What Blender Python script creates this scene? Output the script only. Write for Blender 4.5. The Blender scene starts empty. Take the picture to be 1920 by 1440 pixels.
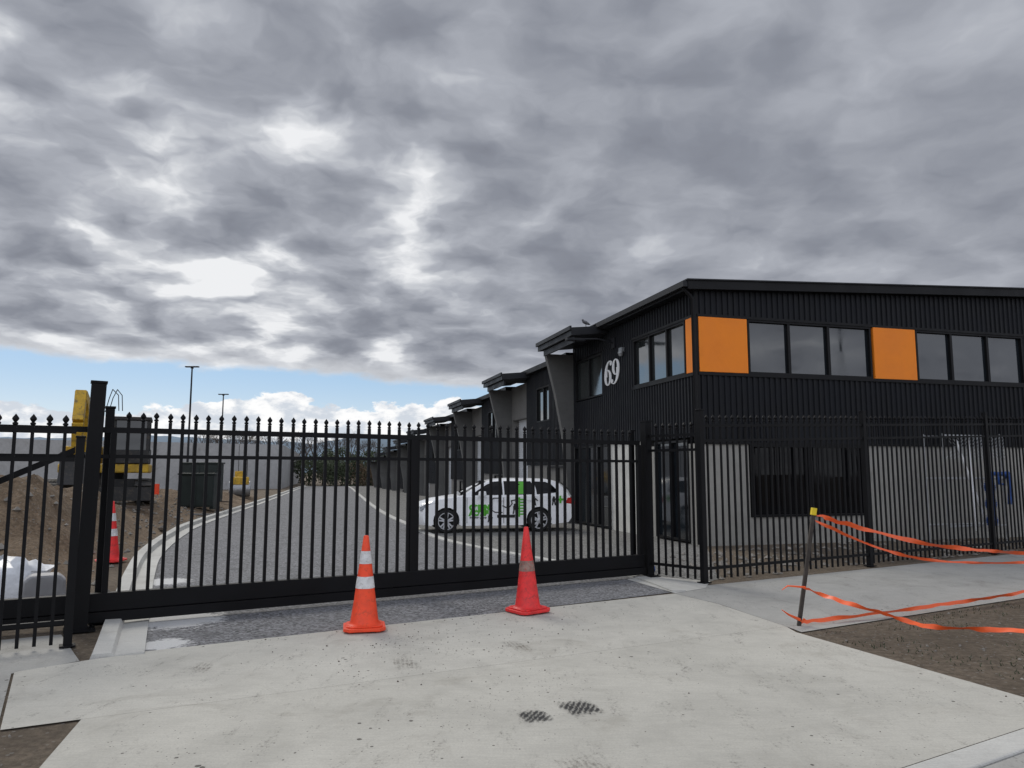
import bpy, math, random, bmesh
from mathutils import Vector, Matrix, noise
random.seed(7)
R=math.radians
scene=bpy.context.scene
col=scene.collection
scene.view_settings.view_transform='Standard'
scene.view_settings.look='None'
scene.view_settings.exposure=0

# ------------------------------------------------------------ materials
class NT:
    def __init__(s,nt): s.nt=nt
    def n(s,t,**k):
        nd=s.nt.nodes.new(t)
        for a,b in k.items(): setattr(nd,a,b)
        return nd
    def l(s,a,b): s.nt.links.new(a,b)
    def m(s,op,a,b=None,c=None,clamp=False):
        nd=s.nt.nodes.new('ShaderNodeMath'); nd.operation=op; nd.use_clamp=clamp
        for i,x in enumerate((a,b,c)):
            if x is None: continue
            if isinstance(x,(int,float)): nd.inputs[i].default_value=x
            else: s.l(x,nd.inputs[i])
        return nd.outputs[0]
    def mix(s,f,a,b,mode='MIX'):
        nd=s.nt.nodes.new('ShaderNodeMix'); nd.data_type='RGBA'; nd.blend_type=mode
        for i,x in ((0,f),(6,a),(7,b)):
            if isinstance(x,(int,float)): nd.inputs[i].default_value=x
            elif isinstance(x,tuple): nd.inputs[i].default_value=(x[0],x[1],x[2],1)
            else: s.l(x,nd.inputs[i])
        return nd.outputs[2]
    def noise(s,vec,scale,detail=4,rough=.55,dist=0,out='Fac',dim='3D'):
        nd=s.n('ShaderNodeTexNoise'); nd.noise_dimensions=dim; nd.inputs['Scale'].default_value=scale
        nd.inputs['Detail'].default_value=detail; nd.inputs['Roughness'].default_value=rough
        nd.inputs['Distortion'].default_value=dist
        s.l(vec,nd.inputs['Vector']); return nd.outputs[out]
    def rng(s,v,a,b,c=0,d=1,smooth=True):
        nd=s.n('ShaderNodeMapRange'); nd.interpolation_type='SMOOTHSTEP' if smooth else 'LINEAR'
        s.l(v,nd.inputs['Value'])
        for k,x in zip(('From Min','From Max','To Min','To Max'),(a,b,c,d)): nd.inputs[k].default_value=x
        return nd.outputs[0]

def newmat(name):
    m=bpy.data.materials.new(name); m.use_nodes=True
    nt=NT(m.node_tree); bs=m.node_tree.nodes['Principled BSDF']
    return m,nt,bs
def sc(c,k): return tuple(min(1,x*k) for x in c)
def mat(name,c,rough=.7,var=.15,scale=4,bump=0,bscale=60,metal=0,ior=None,dirt=None):
    m,nt,bs=newmat(name)
    tc=nt.n('ShaderNodeTexCoord').outputs['Object']
    f=nt.noise(tc,scale,6,.6)
    f=nt.rng(f,.3,.7)
    cc=nt.mix(f,sc(c,1-var),sc(c,1+var))
    if dirt:
        g=nt.rng(nt.noise(tc,scale*2.3,8,.7),.5,.68)
        cc=nt.mix(nt.m('MULTIPLY',g,dirt[1]),cc,dirt[0])
    nt.l(cc,bs.inputs['Base Color'])
    bs.inputs['Metallic'].default_value=metal
    if ior: bs.inputs['IOR'].default_value=ior
    r=nt.rng(f,0,1,max(0,rough-.06),min(1,rough+.06)); nt.l(r,bs.inputs['Roughness'])
    if bump:
        b=nt.n('ShaderNodeBump'); b.inputs['Strength'].default_value=bump; b.inputs['Distance'].default_value=.01
        nt.l(nt.noise(tc,bscale,5,.6),b.inputs['Height']); nt.l(b.outputs[0],bs.inputs['Normal'])
    return m

def concrete_mat(name,c,specks=True,stain=.5,dark=.45):
    m,nt,bs=newmat(name)
    tc=nt.n('ShaderNodeTexCoord').outputs['Object']
    big=nt.rng(nt.noise(tc,.45,5,.6,.6),.3,.7)
    med=nt.rng(nt.noise(tc,2.6,8,.68,.4),.3,.72)
    fine=nt.noise(tc,70,3,.7)
    cc=nt.mix(big,sc(c,.82),sc(c,1.1))
    cc=nt.mix(nt.m('MULTIPLY',med,stain),cc,sc(c,1.25))
    mp=nt.n('ShaderNodeMapping'); mp.inputs['Rotation'].default_value=(0,0,R(-30)); mp.inputs['Scale'].default_value=(.7,9,1)
    nt.l(tc,mp.inputs['Vector'])
    brush=nt.noise(mp.outputs[0],6,4,.6)
    cc=nt.mix(nt.rng(brush,.35,.7,0,.2),cc,sc(c,.62))
    cc=nt.mix(nt.rng(fine,.35,.7,0,.3),cc,sc(c,.6))
    dk=nt.rng(nt.noise(tc,1.1,9,.72,.8),.52,.72,0,dark)
    cc=nt.mix(dk,cc,(c[0]*.5,c[1]*.47,c[2]*.43))
    if specks:
        for scl,th,gt,off in ((11,.36,.5,0),(34,.42,.62,5)):
            vo=nt.n('ShaderNodeTexVoronoi'); vo.inputs['Scale'].default_value=scl
            nt.l(tc,vo.inputs['Vector'])
            gate=nt.rng(nt.noise(tc,.8+off*.1,5,.65,.4),.44,.62)
            wob=nt.noise(tc,scl*5,3,.6)
            sz=nt.m('MULTIPLY',nt.m('MULTIPLY',nt.noise(tc,scl*.7,2,.5),th),nt.m('ADD',wob,.35))
            s_=nt.m('LESS_THAN',vo.outputs['Distance'],nt.m('MULTIPLY',sz,gate))
            rnd=nt.n('ShaderNodeSeparateColor'); nt.l(vo.outputs['Color'],rnd.inputs[0])
            s_=nt.m('MULTIPLY',s_,nt.m('GREATER_THAN',rnd.outputs[0],gt))
            cc=nt.mix(nt.m('MULTIPLY',s_,.85),cc,(.045,.038,.032))
        mp2=nt.n('ShaderNodeMapping'); mp2.inputs['Rotation'].default_value=(0,0,R(-22)); mp2.inputs['Scale'].default_value=(4.5,1.2,1); nt.l(tc,mp2.inputs['Vector'])
        sf=nt.m('MULTIPLY',nt.rng(nt.noise(mp2.outputs[0],1.3,9,.78),.52,.66),nt.rng(nt.noise(tc,42,6,.8),.47,.60,0,.75))
        cc=nt.mix(sf,cc,(.10,.088,.075))
    nt.l(cc,bs.inputs['Base Color'])
    bs.inputs['Roughness'].default_value=.85
    b=nt.n('ShaderNodeBump'); b.inputs['Strength'].default_value=.25; b.inputs['Distance'].default_value=.006
    nt.l(nt.m('ADD',fine,nt.m('MULTIPLY',med,.6)),b.inputs['Height']); nt.l(b.outputs[0],bs.inputs['Normal'])
    return m

def asphalt_mat(name,c,spill=None):
    m,nt,bs=newmat(name)
    tc=nt.n('ShaderNodeTexCoord').outputs['Object']
    vo=nt.n('ShaderNodeTexVoronoi'); vo.inputs['Scale'].default_value=42; nt.l(tc,vo.inputs['Vector'])
    s=nt.n('ShaderNodeSeparateColor'); nt.l(vo.outputs['Color'],s.inputs[0])
    big=nt.rng(nt.noise(tc,.6,6,.65,.5),.3,.7)
    cc=nt.mix(s.outputs[0],sc(c,.22),sc(c,2.1))
    cc=nt.mix(nt.m('MULTIPLY',big,.4),cc,sc(c,1.3))
    tr=nt.rng(nt.noise(tc,2.2,7,.7,.4),.5,.68,0,.5)
    cc=nt.mix(tr,cc,sc(c,.5))
    if spill:
        for (sx,sy,r) in spill:
            d=nt.n('ShaderNodeVectorMath',operation='DISTANCE'); nt.l(tc,d.inputs[0]); d.inputs[1].default_value=(sx,sy,0)
            g=nt.m('SUBTRACT',1,nt.m('DIVIDE',d.outputs['Value'],r),clamp=True)
            k=nt.rng(nt.m('ADD',nt.m('MULTIPLY',g,.6),nt.noise(tc,9,10,.8,.3)),.68,.80,0,.9)
            k=nt.m('MULTIPLY',k,nt.m('GREATER_THAN',g,0.02))
            cc=nt.mix(k,cc,(.68,.68,.67))
    nt.l(cc,bs.inputs['Base Color']); bs.inputs['Roughness'].default_value=.9
    b=nt.n('ShaderNodeBump'); b.inputs['Strength'].default_value=.8; b.inputs['Distance'].default_value=.01
    nt.l(vo.outputs['Distance'],b.inputs['Height']); nt.l(b.outputs[0],bs.inputs['Normal'])
    return m

def dirt_mat(name,c,c2):
    m,nt,bs=newmat(name)
    tc=nt.n('ShaderNodeTexCoord').outputs['Object']
    a=nt.rng(nt.noise(tc,.7,8,.7,.5),.35,.65)
    b_=nt.noise(tc,14,7,.75)
    b2=nt.noise(tc,3.2,8,.75)
    cc=nt.mix(a,c,c2)
    cc=nt.mix(nt.rng(b_,.35,.65,0,.7),cc,sc(c,.42))
    cc=nt.mix(nt.rng(b2,.5,.7,0,.5),cc,sc(c,.5))
    vo=nt.n('ShaderNodeTexVoronoi'); vo.inputs['Scale'].default_value=22; nt.l(tc,vo.inputs['Vector'])
    s=nt.n('ShaderNodeSeparateColor'); nt.l(vo.outputs['Color'],s.inputs[0])
    st=nt.m('MULTIPLY',nt.m('LESS_THAN',vo.outputs['Distance'],.28),nt.m('GREATER_THAN',s.outputs[0],.72))
    cc=nt.mix(nt.m('MULTIPLY',st,.7),cc,(.3,.28,.25))
    nt.l(cc,bs.inputs['Base Color']); bs.inputs['Roughness'].default_value=.95
    b=nt.n('ShaderNodeBump'); b.inputs['Strength'].default_value=.9; b.inputs['Distance'].default_value=.06
    nt.l(nt.m('ADD',b_,nt.m('MULTIPLY',b2,2)),b.inputs['Height']); nt.l(b.outputs[0],bs.inputs['Normal'])
    return m

M={}
M['conc']=concrete_mat('concrete_path',(.54,.525,.47))
M['conc2']=concrete_mat('concrete_crossing',(.52,.505,.45))
M['conc3']=concrete_mat('concrete_old_path',(.40,.395,.37))
M['kerb']=concrete_mat('concrete_kerb',(.56,.555,.52),specks=False)
M['asph']=asphalt_mat('asphalt_chip',(.155,.156,.162),spill=[(-3.75,8.7,.8),(-5.25,11.7,.6),(-3.35,7.5,.4)])
M['asph2']=asphalt_mat('asphalt_street',(.08,.08,.082))
M['fore']=asphalt_mat('asphalt_forecourt',(.155,.153,.145))
M['dirt']=dirt_mat('bare_soil',(.18,.138,.095),(.27,.215,.155))
M['mound']=dirt_mat('dug_clay',(.19,.13,.078),(.31,.225,.145))
M['black']=mat('black_powder_coat',(.006,.006,.007),.55,.25,3,ior=1.28)
M['clad']=mat('black_steel_cladding',(.008,.009,.012),.55,.3,1.5,ior=1.32)
M['trim']=mat('black_trim',(.008,.008,.009),.5,.2,2,ior=1.3)
M['roofgrey']=mat('roof_flashing',(.018,.019,.022),.5,.2,2,ior=1.35)
M['orange']=mat('orange_panel',(.98,.27,.022),.5,.05,1.2,ior=1.35,dirt=((.8,.2,.015),.25))
M['wallc']=concrete_mat('precast_concrete',(.34,.33,.30),specks=False,stain=.3,dark=.35)
M['wallu']=concrete_mat('unit_concrete',(.17,.165,.157),specks=False,stain=.35,dark=.35)
M['finc']=concrete_mat('fin_concrete',(.13,.13,.126),specks=False,stain=.4)
M['walll']=concrete_mat('boundary_concrete',(.43,.43,.425),specks=False,stain=.5)
M['cream']=mat('cream_panel',(.64,.63,.58),.7,.08,2)
M['white']=mat('white_paint',(.82,.82,.82),.5,.06,2)
M['glass']=mat('tinted_glass',(.012,.016,.02),.04,.2,.7,ior=1.8)
M['sglass']=mat('side_glass_sky_sheen',(.03,.035,.035),.06,.2,.7,ior=2.6)  # lighter base and raised reflectance stand in for bright sky on side panes
M['dglass']=mat('dark_glass',(.004,.004,.005),.06,.2,.7,ior=1.3)
M['roller']=mat('roller_door_steel',(.65,.67,.69),.45,.08,2)
M['coneo']=mat('cone_orange',(.95,.075,.02),.5,.1,9,dirt=((.3,.06,.03),.4))
M['coner']=mat('cone_red',(.80,.032,.032),.5,.15,9,dirt=((.2,.04,.035),.6))
M['band']=mat('reflective_band',(.7,.7,.7),.4,.15,12,dirt=((.3,.27,.23),.5))
M['bandd']=mat('dirty_reflective_band',(.27,.18,.15),.7,.35,18,dirt=((.5,.05,.035),1))
M['tape']=mat('orange_tape',(.95,.13,.03),.45,.1,8)
M['wood']=mat('weathered_wood',(.05,.042,.036),.85,.4,14,bump=.4)
M['yel']=mat('yellow_paint',(.8,.6,.02),.5,.15,6)
M['exyel']=mat('digger_yellow',(.55,.34,.025),.6,.25,3,dirt=((.10,.08,.055),.85))
M['exblk']=mat('digger_black',(.02,.02,.02),.6,.3,4,dirt=((.11,.085,.06),.5))
M['steel']=mat('galvanised_steel',(.35,.36,.37),.45,.15,8,metal=.6)
M['pale']=mat('pale_galvanised_tube',(.4,.41,.42),.5,.15,8)
M['car']=mat('car_white_paint',(.9,.91,.92),.22,.02,2,ior=1.5)
M['plast']=mat('black_plastic',(.012,.012,.012),.5,.2,6,ior=1.35)
M['tyre']=mat('tyre_rubber',(.012,.012,.012),.85,.3,10,bump=.3)
M['rim']=mat('alloy_rim',(.6,.61,.63),.35,.1,6,metal=.5)
M['lens']=mat('lamp_lens',(.3,.32,.35),.1,.3,12,ior=1.6)
M['redl']=mat('red_lens',(.45,.01,.01),.15,.2,10)
M['green']=mat('green_vinyl',(.10,.46,.03),.4,.05,5)
M['blk']=mat('black_vinyl',(.01,.01,.01),.4,.05,5)
M['dgreen']=mat('dark_green_steel',(.010,.018,.016),.5,.3,3)
M['blue']=mat('blue_hose',(.02,.08,.30),.5,.35,8)
M['gbox']=mat('grey_plastic',(.33,.33,.34),.5,.1,4)
M['bag']=mat('white_wrap',(.7,.72,.75),.4,.15,6,bump=.6,bscale=14)
M['bark']=mat('bark',(.09,.07,.055),.9,.35,6)
M['leaf']=mat('leaf_green',(.045,.06,.028),.8,.5,2)
M['leaf2']=mat('leaf_rust',(.10,.065,.035),.8,.5,2)
M['hill']=mat('distant_hill',(.15,.21,.27),.95,.25,.006)  # blue-grey distance haze is put into the base colour
M['stone']=mat('stone',(.26,.24,.21),.9,.35,2)
M['bird']=mat('feathers',(.12,.12,.13),.8,.4,20)
def markmat(nm,c,a,b,k,rot):
    m,nt,bs=newmat(nm)
    tc=nt.n('ShaderNodeTexCoord').outputs['Object']
    mp=nt.n('ShaderNodeMapping'); mp.inputs['Rotation'].default_value=(0,0,rot); nt.l(tc,mp.inputs['Vector'])
    wv=nt.n('ShaderNodeTexWave'); wv.inputs['Scale'].default_value=8.5; wv.inputs['Distortion'].default_value=5; wv.inputs['Detail'].default_value=5; wv.inputs['Detail Scale'].default_value=4; nt.l(mp.outputs[0],wv.inputs['Vector'])
    g=nt.n('ShaderNodeTexCoord').outputs['Generated']
    sp_=nt.n('ShaderNodeSeparateXYZ'); nt.l(g,sp_.inputs[0])
    ex_=nt.m('MULTIPLY',nt.rng(nt.m('ABSOLUTE',nt.m('SUBTRACT',sp_.outputs[0],.5)),.5,.2),nt.rng(nt.m('ABSOLUTE',nt.m('SUBTRACT',sp_.outputs[1],.5)),.5,.15))
    nz=nt.noise(tc,13,10,.85)
    f=nt.rng(nt.m('ADD',nz,nt.m('MULTIPLY',nt.m('SUBTRACT',ex_,1),.26)),a,b)
    f=nt.m('MULTIPLY',nt.m('MULTIPLY',f,nt.rng(wv.outputs['Fac'],.25,.6,.2,1)),k)
    f=nt.m('MULTIPLY',f,nt.rng(ex_,0,.3))
    bs.inputs['Base Color'].default_value=(*c,1); bs.inputs['Roughness'].default_value=.9
    nt.l(f,bs.inputs['Alpha']); return m
M['mark']=markmat('tyre_rubber_mark',(.03,.03,.031),.33,.52,.9,R(35))
M['mark2']=markmat('clay_tyre_mark',(.14,.115,.09),.42,.62,.55,R(10))

# ------------------------------------------------------------ mesh builder
class MB:
    def __init__(s): s.v=[];s.f=[];s.m=[];s.mi=0
    def add(s,vs,fs,T=None):
        o=len(s.v)
        for p in vs:
            p=Vector(p); s.v.append(tuple(T@p) if T else tuple(p))
        for f in fs: s.f.append([i+o for i in f]); s.m.append(s.mi)
    def box(s,a,b,T=None):
        x0,y0,z0=[min(p,q) for p,q in zip(a,b)]; x1,y1,z1=[max(p,q) for p,q in zip(a,b)]
        s.add([(x0,y0,z0),(x1,y0,z0),(x1,y1,z0),(x0,y1,z0),(x0,y0,z1),(x1,y0,z1),(x1,y1,z1),(x0,y1,z1)],
              [(0,3,2,1),(4,5,6,7),(0,1,5,4),(1,2,6,5),(2,3,7,6),(3,0,4,7)],T)
    def prism(s,poly,d0,d1,axis='z',T=None):
        n=len(poly)
        def P(p,d):
            return (p[0],p[1],d) if axis=='z' else ((p[0],d,p[1]) if axis=='y' else (d,p[0],p[1]))
        vs=[P(p,d0) for p in poly]+[P(p,d1) for p in poly]
        fs=[tuple(range(n))[::-1],tuple(range(n,2*n))]+[(i,(i+1)%n,n+(i+1)%n,n+i) for i in range(n)]
        s.add(vs,fs,T)
    def lathe(s,prof,seg=24,T=None,cap=True):
        vs=[];fs=[];k=len(prof)
        for r,z in prof:
            for i in range(seg):
                a=2*math.pi*i/seg; vs.append((r*math.cos(a),r*math.sin(a),z))
        for j in range(k-1):
            for i in range(seg):
                fs.append((j*seg+i,j*seg+(i+1)%seg,(j+1)*seg+(i+1)%seg,(j+1)*seg+i))
        if cap:
            fs.append(tuple(range(seg))[::-1]); fs.append(tuple((k-1)*seg+i for i in range(seg)))
        s.add(vs,fs,T)
    def tube(s,pts,r,seg=8,r1=None):
        pts=[Vector(p) for p in pts]; n=len(pts); vs=[];fs=[]
        for j,p in enumerate(pts):
            t=(pts[min(j+1,n-1)]-pts[max(j-1,0)]).normalized()
            up=Vector((0,0,1)) if abs(t.z)<.95 else Vector((1,0,0))
            a=t.cross(up).normalized(); b=t.cross(a)
            rr=r if r1 is None else r+(r1-r)*j/(n-1)
            for i in range(seg):
                q=2*math.pi*i/seg; vs.append(tuple(p+a*rr*math.cos(q)+b*rr*math.sin(q)))
        for j in range(n-1):
            for i in range(seg): fs.append((j*seg+i,j*seg+(i+1)%seg,(j+1)*seg+(i+1)%seg,(j+1)*seg+i))
        fs.append(tuple(range(seg))[::-1]); fs.append(tuple((n-1)*seg+i for i in range(seg)))
        s.add(vs,fs)
    def obj(s,name,mats,parent=None,loc=(0,0,0),rot=(0,0,0),smooth=False,bevel=0):
        me=bpy.data.meshes.new(name); me.from_pydata(s.v,[],s.f)
        if not isinstance(mats,(list,tuple)): mats=[mats]
        for m in mats: me.materials.append(m)
        me.polygons.foreach_set('material_index',s.m)
        me.update()
        bm=bmesh.new(); bm.from_mesh(me); bmesh.ops.recalc_face_normals(bm,faces=bm.faces); bm.to_mesh(me); bm.free()
        o=bpy.data.objects.new(name,me); col.objects.link(o)
        o.location=loc; o.rotation_euler=rot
        if parent: o.parent=parent
        if smooth:
            for p in me.polygons: p.use_smooth=True
            try: me.set_sharp_from_angle(angle=R(38))
            except Exception: pass
        if bevel:
            b=o.modifiers.new('bevel','BEVEL'); b.width=bevel; b.segments=2; b.limit_method='ANGLE'; b.angle_limit=R(35)
        return o
def empty(name,loc=(0,0,0),rot=(0,0,0),**k):
    o=bpy.data.objects.new(name,None); o.empty_display_size=.2; col.objects.link(o)
    o.location=loc; o.rotation_euler=rot
    for a,b in k.items(): o[a]=b
    return o
def tag(o,**k):
    for a,b in k.items(): o[a]=b
    return o
def dup(root,loc,rotz=None):
    def cp(o,par):
        c=o.copy(); col.objects.link(c)
        if par: c.parent=par
        for ch in list(o.children): cp(ch,c)
        return c
    c=cp(root,None); c.location=loc
    if rotz is not None: c.rotation_euler=(0,0,rotz)
    return c
def catmull(P,n=8):
    out=[]; Q=[P[0]]+list(P)+[P[-1]]
    for i in range(1,len(Q)-2):
        a,b,c,d=[Vector(q) for q in Q[i-1:i+3]]
        for j in range(n):
            t=j/n; out.append(.5*((2*b)+(c-a)*t+(2*a-5*b+4*c-d)*t*t+(3*b-a-3*c+d)*t**3))
    out.append(Vector(P[-1])); return out

# ------------------------------------------------------------ frames
O=Vector((-4.62,8.24)); ang=R(30.5)
S=Vector((math.cos(ang),math.sin(ang))); Nn=Vector((-math.sin(ang),math.cos(ang)))
def W(a,b): p=O+S*a+Nn*b; return (p.x,p.y)

# ------------------------------------------------------------ ground
g=MB(); g.add([(-1500,-200,0),(1500,-200,0),(1500,3000,0),(-1500,3000,0)],[(0,1,2,3)])
tag(g.obj('ground',M['dirt']),kind='structure')

def sheet(name,poly,z,mt):
    b=MB(); b.add([(p[0],p[1],z) for p in poly],[tuple(range(len(poly)))])
    return tag(b.obj(name,mt),kind='structure')
def strip(name,L,Rr,z,mt):
    b=MB(); n=len(L)
    b.add([(p[0],p[1],z) for p in L]+[(p[0],p[1],z) for p in Rr],[(i,i+1,n+i+1,n+i) for i in range(n-1)])
    return tag(b.obj(name,mt),kind='structure')
def sweep(name,path,prof,mt,taper=None):
    n=len(path); b=MB(); vs=[];fs=[];k=len(prof); dist=0
    for j,p in enumerate(path):
        if j: dist+=(path[j]-path[j-1]).length
        t=(path[min(j+1,n-1)]-path[max(j-1,0)]).normalized(); nn=Vector((-t.y,t.x))
        kk=1 if not taper else min(1,taper[0]+(1-taper[0])*dist/taper[1])
        for o,z in prof: q=p+nn*o; vs.append((q.x,q.y,z if z<=.035 else .035+(z-.035)*kk))
    for j in range(n-1):
        for i in range(k-1): fs.append((j*k+i,j*k+i+1,(j+1)*k+i+1,(j+1)*k+i))
    fs.append(tuple(range(k)))
    b.add(vs,fs); return tag(b.obj(name,mt),kind='structure')

leftP=[(-3.34,7.12),(-4.26,9.16),(-5.71,12.38),(-7.0,15.5),(-8.5,20),(-9.9,25.2),(-13.8,43.5),(-21.5,78),(-24,90)]
rightP=[(2.2,10.66),(1.75,12.45),(.5,14.5),(-1.66,18.5),(-3.32,23.95),(-6.75,36.8),(-16.0,76),(-19.5,90)]
LP=catmull(leftP,8); RP=catmull(rightP,8)
def resamp(P,n):
    out=[]
    L=[0]
    for i in range(1,len(P)): L.append(L[-1]+(P[i]-P[i-1]).length)
    for j in range(n):
        d=L[-1]*(j/(n-1))**1.6; k=1
        while k<len(L)-1 and L[k]<d: k+=1
        t=(d-L[k-1])/(L[k]-L[k-1]); out.append(P[k-1].lerp(P[k],t))
    return out
strip('driveway_road',resamp(LP,60),resamp(RP,60),.008,M['asph'])
sweep('driveway_kerb',LP,[(0,.0),(0,.03),(.24,.022),(.27,.12),(.42,.13),(.44,0)],M['kerb'],taper=(.1,3.0))
sweep('forecourt_kerb',RP,[(0,0),(0,.035),(-.2,.034),(-.2,0)],M['kerb'])

C=Vector((4.25,17.2)); bang=R(16)
E=Vector((math.cos(bang),math.sin(bang))); D=Vector((-math.sin(bang),math.cos(bang)))
def Bw(e,s): p=C+E*e+D*s; return Vector((p.x,p.y))
RR=resamp(RP,40)
WS=[Vector((3.2,12.0)).lerp(Bw(0.1,0),i/6) for i in range(6)]+[Bw(.1,0).lerp(Bw(.1,78),((i/33))**1.4) for i in range(34)]
strip('forecourt',[Vector(p) for p in RR],WS,.004,M['fore'])

sheet('footpath',[W(-.45,-1.78),W(.45,-1.53),W(7.05,-1.48),W(6.95,-2.4),W(6.55,-3.75),W(0,-3.44),W(-.45,-3.42)],.012,M['conc'])
sheet('driveway_crossing',[W(0,-3.443),W(6.55,-3.753),W(6.4,-4.0),W(5.96,-6.37),W(6.1,-6.72),W(-.9,-6.72),W(-.25,-4.4)],.012,M['conc2'])
sheet('footpath',[W(7.065,-1.48),W(7.5,-.75),W(8.0,-1.15),W(26,-1.2),W(26,-4.25),W(6.46,-4.02),W(6.56,-3.75),W(6.965,-2.4)],.010,M['conc3'])
sheet('concrete_apron',[W(7.07,-1.47),W(7.35,-.1),W(7.9,.1),W(8.3,-.9),W(7.75,-1.35)],.014,M['kerb'])
sheet('footpath',[W(-12,-.25),W(-.12,-.25),W(.02,-1.6),W(-.47,-1.8),W(-.47,-3.4),W(-12,-3.4)],.006,M['conc3'])
kb=MB()
kb.prism([W(-14,-6.73),W(30,-6.73),W(30,-6.93),W(-14,-6.93)],-.05,.02)
tag(kb.obj('street_kerb',M['kerb'],bevel=.012),kind='structure')
sheet('street_gutter',[W(-14,-6.94),W(30,-6.94),W(30,-7.3),W(-14,-7.3)],.006,M['conc3'])
sheet('street',[W(-60,-7.31),W(80,-7.31),W(80,-16),W(-60,-16)],.004,M['asph2'])

def kx(Y):
    P=leftP
    for i in range(len(P)-1):
        if Y<=P[i+1][1]:
            t=(Y-P[i][1])/(P[i+1][1]-P[i][1]); return P[i][0]+(P[i+1][0]-P[i][0])*t
    return P[-1][0]
def ss(x): x=max(0,min(1,x)); return x*x*(3-2*x)
def mh(X,Y):
    d=kx(Y)-.55-X
    k=ss(d/2.2)*ss((Y-10.3)/3.2)*(1-ss((Y-44)/10))
    nz=noise.fractal(Vector((X*.25,Y*.25,3)),1,2,5)
    n2=noise.fractal(Vector((X*1.3,Y*1.3,9)),1,2,6)
    h=.42+.42*nz+.24*n2
    h+=.8*math.exp(-((X+11.8)**2/6+(Y-19.0)**2/6))+.5*math.exp(-((X+17)**2/14+(Y-22)**2/6))+.95*math.exp(-((X+9.9)**2/2.6+(Y-14.8)**2/3))+.5*math.exp(-((X+9.6)**2/1.5+(Y-18)**2/4))
    pl=math.exp(-(((X+14.5)**2+(Y-27)**2)/10)**2); h=h*(1-pl)+.62*pl
    return k*max(.02,h)-.03
mb=MB(); nx,ny=170,190; X0,X1,Y0,Y1=-45,-5.5,9.5,56
vs=[];fs=[]
for j in range(ny):
    for i in range(nx):
        x=X0+(X1-X0)*(i/(nx-1))**.6; y=Y0+(Y1-Y0)*(j/(ny-1))**1.3; vs.append((x,y,mh(x,y)))
for j in range(ny-1):
    for i in range(nx-1): a=j*nx+i; fs.append((a,a+1,a+nx+1,a+nx))
mb.add(vs,fs); tag(mb.obj('dirt_mound',M['mound'],smooth=True),kind='structure')

def rocks(name,areas,cnt,mt,rmin,rmax):
    b=MB()
    for _ in range(cnt):
        f=random.choice(areas); x,y,z=f()
        r=random.uniform(rmin,rmax)*random.uniform(.4,1)**1.5; q=[]
        for (dx,dy,dz) in ((1,0,0),(0,1,0),(-1,0,0),(0,-1,0),(0,0,.8),(0,0,-.5)):
            k=r*random.uniform(.7,1.2); q.append((x+dx*k,y+dy*k,z+dz*k+r*.2))
        b.add(q,[(0,1,4),(1,2,4),(2,3,4),(3,0,4),(1,0,5),(2,1,5),(3,2,5),(0,3,5)])
    return tag(b.obj(name,mt),kind='stuff',label='scattered grey and brown loose stones on bare soil',category='stones')
def aR():
    a=random.uniform(6.5,14); b=random.uniform(-6.6,-4.1); p=W(a,b)
    return (p[0],p[1],0)
def aF():
    a=random.uniform(8.5,20); b=random.uniform(-.9,2.2); p=W(a,b); return (p[0],p[1],0)
def aL():
    y=random.uniform(10,34); x=kx(y)-random.uniform(.6,9); return (x,y,max(0,mh(x,y)))
def aB():
    a=random.uniform(-1.5,-.3); b=random.uniform(-6.5,-3.5); p=W(a,b); return (p[0],p[1],0)
def aS():
    if random.random()<.6: a=random.gauss(3.0,.9); b=random.gauss(-2.4,.6)
    else: a=random.gauss(3.6,1.4); b=random.gauss(-3.4,1.4)
    a=min(6.3,max(0,a)); b=min(-1.6,max(-6.3,b)); p=W(a,b); return (p[0],p[1],.013)
rocks('loose_stones',[aR,aR,aB],420,M['stone'],.006,.026)
rocks('grit',[aS],420,M['bark'],.003,.012)
rocks('rubble',[aF,aL,aL,aL],2200,M['stone'],.02,.11)

wb=MB()
for _ in range(2600):
    a=random.uniform(6.4,12.5); b=random.uniform(-6.65,-4.15)
    if noise.noise(Vector((a*1.3,b*1.3,2)))<.0: continue
    p=W(a,b); t=random.uniform(0,6.28); h=random.uniform(.01,.035); w=.006
    dx,dy=math.cos(t)*w,math.sin(t)*w
    wb.add([(p[0]-dx,p[1]-dy,0),(p[0]+dx,p[1]+dy,0),(p[0]+random.uniform(-.02,.02),p[1]+random.uniform(-.02,.02),h)],[(0,1,2)])
tag(wb.obj('grass_shoots',M['leaf']),kind='stuff',label='sparse short green grass shoots on brown soil',category='grass')

def tread(cx,cy,rot,L,Wd,mt,z=.0165):
    b=MB(); n=14; P=[]
    for i in range(n):
        a=2*math.pi*i/n; c_,s_=math.cos(a),math.sin(a)
        P.append((math.copysign(abs(c_)**.5,c_)*Wd/2,math.copysign(abs(s_)**.5,s_)*L/2,0))
    b.add(P,[tuple(range(n))])
    return tag(b.obj('tyre_mark',mt,None,(cx,cy,z),(0,0,rot)),kind='structure')
tread(.47,5.52,R(20),.50,.36,M['mark']); tread(.15,5.33,R(14),.40,.28,M['mark'])
tread(-.92,6.75,R(20),.85,.34,M['mark2']); tread(-2.6,6.6,R(15),.7,.25,M['mark2'])
tread(.05,7.4,R(25),.9,.3,M['mark2']); tread(.42,4.4,R(25),.8,.45,M['mark2'])

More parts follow.
